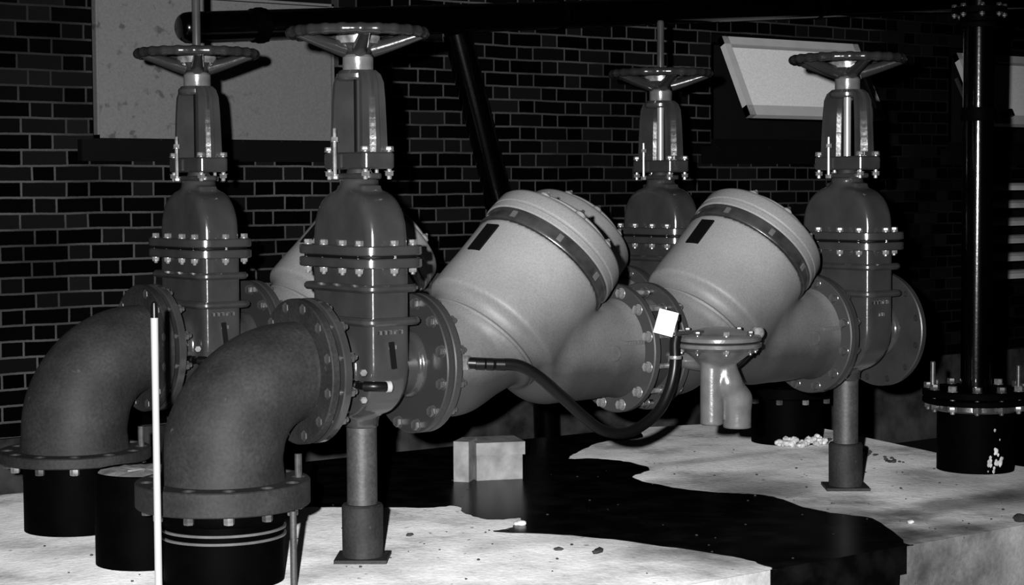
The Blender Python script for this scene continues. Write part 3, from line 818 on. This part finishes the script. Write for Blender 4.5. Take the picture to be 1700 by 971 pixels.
# open sleeve stub filled with mortar
st = thing('pipe_stub', 'short black pipe stub filled with pale mortar behind the white rod', 'pipe', (-.60, .43, 0))
bm = lathe(bmesh.new(), [(0, 0), (.172, 0), (.172, .312), (.166, .316), (.16, .312), (.16, .25), (0, .25)], n=64); finish('sleeve', bm, M['black'], st)
bm = bmesh.new(); rr = [[], []]
lathe(bm, [(0, .24), (.161, .24), (.161, .308), (.12, .316), (.06, .313), (0, .318)], n=40)
for v in bm.verts:
    if v.co.z > .3: v.co.z += random.uniform(-.004, .005)
finish('mortar_fill', bm, M['block'], st)

# concrete block support under the rear line
cb = thing('concrete_block', 'pale concrete block with a lipped top sitting in the water under the rear check valve', 'block', (1.285, 1.11, 0))
mx = Matrix.Rotation(-.40, 4, 'Z')
bm = bmesh.new(); box(bm, 0, .205, 0, .19, .0, .165, mx); bevel(bm, .012, 3); finish('base', bm, M['block'], cb)
bm = bmesh.new(); box(bm, -.004, .214, -.012, .195, .112, .168, mx); bevel(bm, .016, 3); finish('lip', bm, M['block'], cb)
bm = bmesh.new(); box(bm, -.008, .06, .01, .15, .0, .178, Matrix.Translation((-.095, .03, 0)) @ Matrix.Rotation(-.9, 4, 'Z')); bevel(bm, .01, 3); finish('side_piece', bm, M['block'], cb)

# ------------------------------------------------------------------ stones and crumbs
def blob(bm, c, r, sq=(1, 1, .6)):
    mx = Matrix.Translation(c) @ Matrix.Rotation(random.random()*6, 4, 'Z') @ Matrix.Diagonal((*sq, 1))
    g = bmesh.ops.create_icosphere(bm, subdivisions=2, radius=r, matrix=mx)
    for v in g['verts']: v.co += Vector((random.uniform(-1, 1), random.uniform(-1, 1), random.uniform(-1, 1)))*r*.12
for lab, (x, y), r, m, sq in (
    ('pale broken stone at the tip of the dry tongue by the puddle edge', (.80, .16), .02, 'crumb', (1.2, .9, .6)),
    ('long dark chip on the bright slab below the puddle', (.70, -.42), .024, 'stone', (1.6, .6, .4)),
    ('dark pebble on the bright slab, left of the long chip', (.62, -.30), .013, 'stone', (1.4, .8, .5)),
    ('dark pebble on the bright slab between front leg and puddle tongue', (.36, .25), .013, 'stone', (1.3, .9, .5)),
    ('pale small stone on the wet stain at the slab front edge', (1.98, -.72), .014, 'crumb', (1, 1, .6)),
    ('dark lump on the slab edge above the bright side face', (2.33, -.95), .026, 'stone', (1, 1, .7))):
    bm = bmesh.new(); blob(bm, (0, 0, 0), r, sq)
    o = finish('stone', bm, M[m], angle=80); o.location = (x, y, r*sq[2]*.75); tag(o, lab, 'stone')
bm = bmesh.new()
for k in range(150):
    x, y = random.uniform(-.9, 3.2), random.uniform(-.95, 1.2)
    r = random.uniform(.002, .006); blob(bm, (x, y, r*.5), r)
tag(finish('grit', bm, M['stone']), 'fine dark grit scattered over the concrete slab', 'grit', kind='stuff')
bm = bmesh.new()
for k in range(60):
    a = random.uniform(-2.6, -1.2); d = .176+random.uniform(.0, .05); r = random.uniform(.008, .02)
    blob(bm, (3.235+d*math.cos(a), LB+d*math.sin(a), r*.6+random.uniform(0, .045)*(1-(d-.176)/.05)), r, (1, 1, .8))
tag(finish('mortar_rubble', bm, M['crumb']), 'crumbled white mortar heaped at the foot of the middle black riser', 'rubble', kind='stuff')
bm = bmesh.new()
for k in range(70):
    t = random.random(); x = 3.55-.33*t+random.uniform(-.05, .03); y = 1.15-.85*t; r = random.uniform(.005, .014); blob(bm, (x-.12, y, r*.5), r)
tag(finish('dirt_crumbs', bm, M['stone']), 'line of dark dirt crumbs along the right end of the slab', 'dirt', kind='stuff')

# ------------------------------------------------------------------ slab, water, ground
SLAB = [(-2.6, -1.0), (3.45, -1.0), (3.46, .30), (3.71, 1.3), (3.78, 1.78), (3.0, 2.02), (-2.6, 2.1)]
def prism(bm, poly, z0, z1):
    lo = [bm.verts.new((x, y, z0)) for x, y in poly]; hi = [bm.verts.new((x, y, z1)) for x, y in poly]
    bm.faces.new(hi); bm.faces.new(lo[::-1])
    for i in range(len(poly)): j = (i+1) % len(poly); bm.faces.new((lo[i], lo[j], hi[j], hi[i]))
    return bm
bm = prism(bmesh.new(), SLAB, -.45, 0); bevel(bm, .012, 2)
o = finish('floor', bm, M['concrete'], smooth=True); struct(o, 'stained concrete slab carrying the pipework')
bm = bmesh.new(); box(bm, -7, 12, -7, 3.2, -.6, -.45); o = finish('ground', bm, M['soil'], smooth=False); struct(o, 'dark soil around the slab')

def puddle(name, poly, z, label, mat='water', wob=.007):
    P = smooth_path([(x, y, 0) for x, y in poly+[poly[0]]], 6)[:-1]
    bm = bmesh.new(); n = len(P)
    P = [p + Vector((random.uniform(-wob, wob), random.uniform(-wob, wob), 0)) for p in P]
    from mathutils.geometry import delaunay_2d_cdt
    V2, E2, F2, *_ = delaunay_2d_cdt([Vector((p.x, p.y)) for p in P], [(i, (i+1) % n) for i in range(n)], [list(range(n))], 1, 1e-5)
    hi = [bm.verts.new((v.x, v.y, z)) for v in V2]; lo = [bm.verts.new((v.x, v.y, .0005)) for v in V2]
    cnt = {}
    for f in F2:
        bm.faces.new([hi[k] for k in f]); bm.faces.new([lo[k] for k in reversed(f)])
        for q in range(len(f)):
            a, b = f[q], f[(q+1) % len(f)]; cnt.setdefault(frozenset((a, b)), []).append((a, b))
    for e in cnt.values():
        if len(e) == 1: a, b = e[0]; bm.faces.new((hi[b], hi[a], lo[a], lo[b]))
    return tag(finish(name, bm, M[mat], smooth=False), label, 'water', kind=None)
PUD = [(-.3, 2.07), (-.2, 1.5), (.05, 1.25), (.359, 1.025), (.547, .874), (.74, .70), (.86, .66), (.787, .491), (.787, .324), (.9, .283), (.75, .145), (.65, .116),
       (.764, -.02), (.878, -.23), (.967, -.529), (1.019, -.8), (.985, -.98), (1.0, -1.0045), (1.3, -1.0045), (1.625, -1.0045), (1.66, -.97),
       (1.919, -.597), (1.911, -.441), (1.903, -.264), (1.976, -.053), (1.99, .081), (1.936, 0.168), (1.851, 0.314), (1.827, 0.512), (1.876, 0.765), (2.093, 0.901), (2.153, 1.109), (2.107, 1.293), (2.008, 1.372), (2.162, 1.5), (2.5, 1.72), (2.72, 1.701), (2.84, 1.82), (2.9, 1.98), (2.0, 2.045), (1.0, 2.06), (0, 2.075)]
puddle('puddle', PUD, .003, 'black standing water spread over the slab under the pipes and over its front edge')
# wet run down the slab's front face
bm = bmesh.new(); top = [(.95+i*.0175, 0) for i in range(40)]
lo = []; hi = []
for i in range(40):
    x = .96+i*.0172; d = -.32+random.uniform(-.05, .05)
    if i > 36: d = -.1
    hi.append((x, .002)); lo.append((x, d))
fr = [bm.verts.new((x, -1.0035, z)) for x, z in hi]; fl = [bm.verts.new((x, -1.0035, z)) for x, z in lo]
br = [bm.verts.new((x, -1.0, z)) for x, z in hi]; bl = [bm.verts.new((x, -1.0, z)) for x, z in lo]
for i in range(39):
    bm.faces.new((fr[i], fr[i+1], fl[i+1], fl[i])); bm.faces.new((br[i], br[i+1], bl[i+1], bl[i]))
    bm.faces.new((fr[i], fr[i+1], br[i+1], br[i])); bm.faces.new((fl[i], fl[i+1], bl[i+1], bl[i]))
bm.faces.new((fr[0], fl[0], bl[0], br[0])); bm.faces.new((fr[-1], fl[-1], bl[-1], br[-1]))
tag(finish('water_run', bm, M['water'], smooth=False), 'dark wet overflow running down the front face of the slab', 'water')

# ------------------------------------------------------------------ brick wall with windows
WY = 2.969; WT = .24
WIN = [(.375, 1.75, 1.51, 2.26), (4.40, 5.74, 1.51, 2.20), (6.60, 7.94, 1.51, 2.20)]
LOU = (6.78, 8.0, .55, 1.30)
bm = bmesh.new()
xs = sorted({-3., 9.5} | {w[0] for w in WIN} | {w[1] for w in WIN} | {LOU[0], LOU[1]})
for a, b in zip(xs[:-1], xs[1:]):
    cuts = [(w[2], w[3]) for w in WIN + [LOU] if w[0] <= a+1e-6 and w[1] >= b-1e-6]; cuts.sort(); z = -.5
    for c0, c1 in cuts:
        box(bm, a, b, WY, WY+WT, z, c0); z = c1
    box(bm, a, b, WY, WY+WT, z, 3.2)
bmesh.ops.remove_doubles(bm, verts=bm.verts[:], dist=1e-5)
struct(finish('wall_back', bm, M['brick'], smooth=False), 'dark brick wall laid in Flemish bond')
bm = bmesh.new(); box(bm, -3, 9.5, WY-.03, WY, -.45, .11); bevel(bm, .006); struct(finish('baseboard_back', bm, M['plinth'], smooth=False), 'pale rendered plinth along the foot of the wall')
bm = bmesh.new(); box(bm, -3, 9.5, WY+WT+.5, WY+WT+.56, -.5, 3.2); struct(finish('wall_inner', bm, M['dark'], smooth=False))

def window(i, w, sash, open_, lab):
    t = bpy.data.objects.new('window_%d' % i, None); C.objects.link(t); t['kind'] = 'structure'; t['label'] = lab; t.location = (w[0], WY, w[2])
    L = (w[0], WY, w[2]); W_, H_ = w[1]-w[0], w[3]-w[2]
    bm = bmesh.new(); f = .05
    for (a, b, c, d) in ((0, W_, 0, f), (0, W_, H_-f, H_), (0, f, f, H_-f), (W_-f, W_, f, H_-f)): box(bm, a, b, .06, .15, c, d)
    finish('window_frame', bm, M['sill'], t, smooth=False)
    bm = bmesh.new(); box(bm, -.08, W_+.06, -.05, .2, -.105, -.002); bevel(bm, .006); finish('window_sill', bm, M['sill'], t, smooth=False)
    x0, x1, z1, h = sash[0]-w[0], sash[1]-w[0], sash[2]-w[2], sash[3]
    R = Matrix.Translation((0, -.0, z1)) @ Matrix.Rotation(-open_, 4, 'X')
    bm = bmesh.new(); g = .052 if open_ > .05 else .012
    for (a, b, c, d) in ((x0, x1, -h, -h+g*1.3), (x0, x1, -g, 0), (x0, x0+g, -h, 0), (x1-g, x1, -h, 0)): box(bm, a, b, -.02, .022, c, d, R)
    s = finish('sash', bm, M['frame'] if open_ > .05 else M['frostl'], t, smooth=False)
    bm = bmesh.new(); box(bm, x0+g*.8, x1-g*.8, -.004, .004, -h+g, -g*1.3, R); finish('pane', bm, M['frost'] if open_ > .05 else M['frostl'], s, smooth=False)
    if i == 3:
        bm = bmesh.new(); box(bm, x0+.05, x0+.07, 0, .02, -.0, .3, Matrix.Translation((0, -.12, z1-.42)) @ Matrix.Rotation(-.5, 4, 'X')); finish('stay_arm', bm, M['leg'], t, smooth=False)
        bm = bmesh.new(); box(bm, x0+.20, x0+.28, -.05, -.02, -h+.05, -h+.08, R); box(bm, x0+.25, x0+.28, -.07, -.02, -h+.04, -h+.09, R); finish('latch', bevel(bm, .004), M['rubber'], t, smooth=False)
    return t
window(1, WIN[0], (.389, 1.715, 2.222, .706), 0., 'closed grey obscured window above the left gate valves')
OPEN = math.atan2(.245, .484)
window(2, WIN[1], (4.475, 5.68, 2.172, .543), OPEN, 'open top-hung frosted window behind the right gate valve')
window(3, WIN[2], (6.655, 7.86, 2.155, .543), OPEN, 'open top-hung frosted window at the right edge')

lv = bpy.data.objects.new('window_4', None); C.objects.link(lv); lv['kind'] = 'structure'; lv['label'] = 'white louvred vent low on the wall at the right edge'; lv.location = (LOU[0], WY, LOU[2])
W_, H_ = LOU[1]-LOU[0], LOU[3]-LOU[2]; bm = bmesh.new()
for (a, b, c, d) in ((0, W_, 0, .02), (0, W_, H_-.02, H_), (0, .03, .02, H_-.02), (W_-.03, W_, .02, H_-.02)): box(bm, a, b, .02, .16, c, d)
finish('louvre_frame', bm, M['sill'], lv, smooth=False)
for k in range(6):
    z = .05+k*.125; bm = bmesh.new()
    pts = [(.11, .055), (.07, .048), (.035, .03), (.015, .004)]
    rows = [[bm.verts.new((x, y, z+dz+off)) for (y, dz) in pts] for x in (.03, W_-.03) for off in (0, .006)]
    A0, A1, B0, B1 = rows
    for i in range(3):
        bm.faces.new((A0[i], A0[i+1], B0[i+1], B0[i])); bm.faces.new((A1[i], A1[i+1], B1[i+1], B1[i])); bm.faces.new((A0[i], A0[i+1], A1[i+1], A1[i])); bm.faces.new((B0[i], B0[i+1], B1[i+1], B1[i]))
    bm.faces.new((A0[0], A1[0], B1[0], B0[0])); bm.faces.new((A0[3], A1[3], B1[3], B0[3]))
    finish('slat', bm, M['slat'], lv, smooth=False)
    

# overhead and diagonal pipes on the wall
op = thing('overhead_pipe', 'thick black pipe running across the wall above the handwheels', 'pipe', (.75, 2.80, 2.045))
d = Vector((4.29-.761, 0, 2.319-2.046)).normalized()
bm = tube(bmesh.new(), [d*s for s in (0.0, .01, .03, .06)] + [d*s for s in (.5, 2, 4, 7)], [.045, .06, .072, .076, .076, .076, .076, .076], 40); finish('pipe', bm, M['blackg'], op)
bm = bmesh.new(); 
for (t0, t1, r) in ((.40, .43, .083), (.43, .455, .088), (.455, .475, .083)): lathe(bm, [(.07, t0), (r, t0), (r, t1), (.07, t1)], (0, 0, 0), d, 40, closed_ring=True)
finish('collar', bm, M['black'], op)
for s in (.46, 2.35, 4.4):
    bm = bmesh.new(); p = d*s; mxx = Matrix.Translation(p)
    box(bm, -.015, .015, .07, .168, -.02, .02, mxx); lathe(bm, [(.074, -.015), (.08, -.015), (.08, .015), (.074, .015)], p, d, 40, closed_ring=True); finish('bracket', bm, M['black'], op)
dp = thing('drain_pipe', 'black pipe slanting down the brick wall behind the middle check valve', 'pipe', (2.44, 2.87, 2.1))
bm = tube(bmesh.new(), [(0, 0, 0), (.14, 0, -.45), (.28, 0, -.91), (.5, 0, -1.65), (.60, 0, -2.0), (.62, 0, -2.5)], .076, 40); finish('pipe', bm, M['blackg'], dp)
bm = lathe(bmesh.new(), [(.07, -.02), (.084, -.02), (.084, .02), (.07, .02)], (.28, 0, -.91), (.29, 0, -.957), 40, closed_ring=True); finish('collar', bm, M['black'], dp)

# ------------------------------------------------------------------ camera and light
f = 3076.212
cam_loc = Vector((-3.3738, -5.3473, 1.2751)); yaw, pitch, roll = .6447, -.0573, -.0052
F = Vector((math.sin(yaw)*math.cos(pitch), math.cos(yaw)*math.cos(pitch), math.sin(pitch)))
R_ = Vector((math.cos(yaw), -math.sin(yaw), 0)); U_ = R_.cross(F)
R2 = R_*math.cos(roll)+U_*math.sin(roll); U2 = U_*math.cos(roll)-R_*math.sin(roll)
cam = bpy.data.cameras.new('camera'); co = bpy.data.objects.new('camera', cam); C.objects.link(co)
rot = Matrix((R2, U2, -F)).transposed().to_4x4()
co.matrix_world = Matrix.Translation(cam_loc) @ rot
cam.sensor_width = 36; cam.lens = f/1700*36; cam.clip_end = 100
SC.camera = co

# the photographer's flash, just left of and above the lens
fl = bpy.data.lights.new('flash', 'SPOT'); fl.energy = 7700; fl.shadow_soft_size = .028
fl.spot_size = math.radians(46); fl.spot_blend = .75
fo = bpy.data.objects.new('flash', fl); C.objects.link(fo)
floc = cam_loc - R2*.20 + U2*.12
aim = cam_loc + F*8 - R2*.25
fd = (aim-floc).normalized(); fo.location = floc; fo.rotation_mode = 'QUATERNION'; fo.rotation_quaternion = fd.to_track_quat('-Z', 'Y')

w = bpy.data.worlds.new('night'); SC.world = w; w.use_nodes = True
w.node_tree.nodes['Background'].inputs[0].default_value = (.5, .5, .5, 1)
w.node_tree.nodes['Background'].inputs[1].default_value = .0008

SC.view_settings.view_transform = 'Standard'
SC.view_settings.look = 'None'; SC.view_settings.exposure = 0; SC.view_settings.gamma = 1
SC.view_settings.use_curve_mapping = False
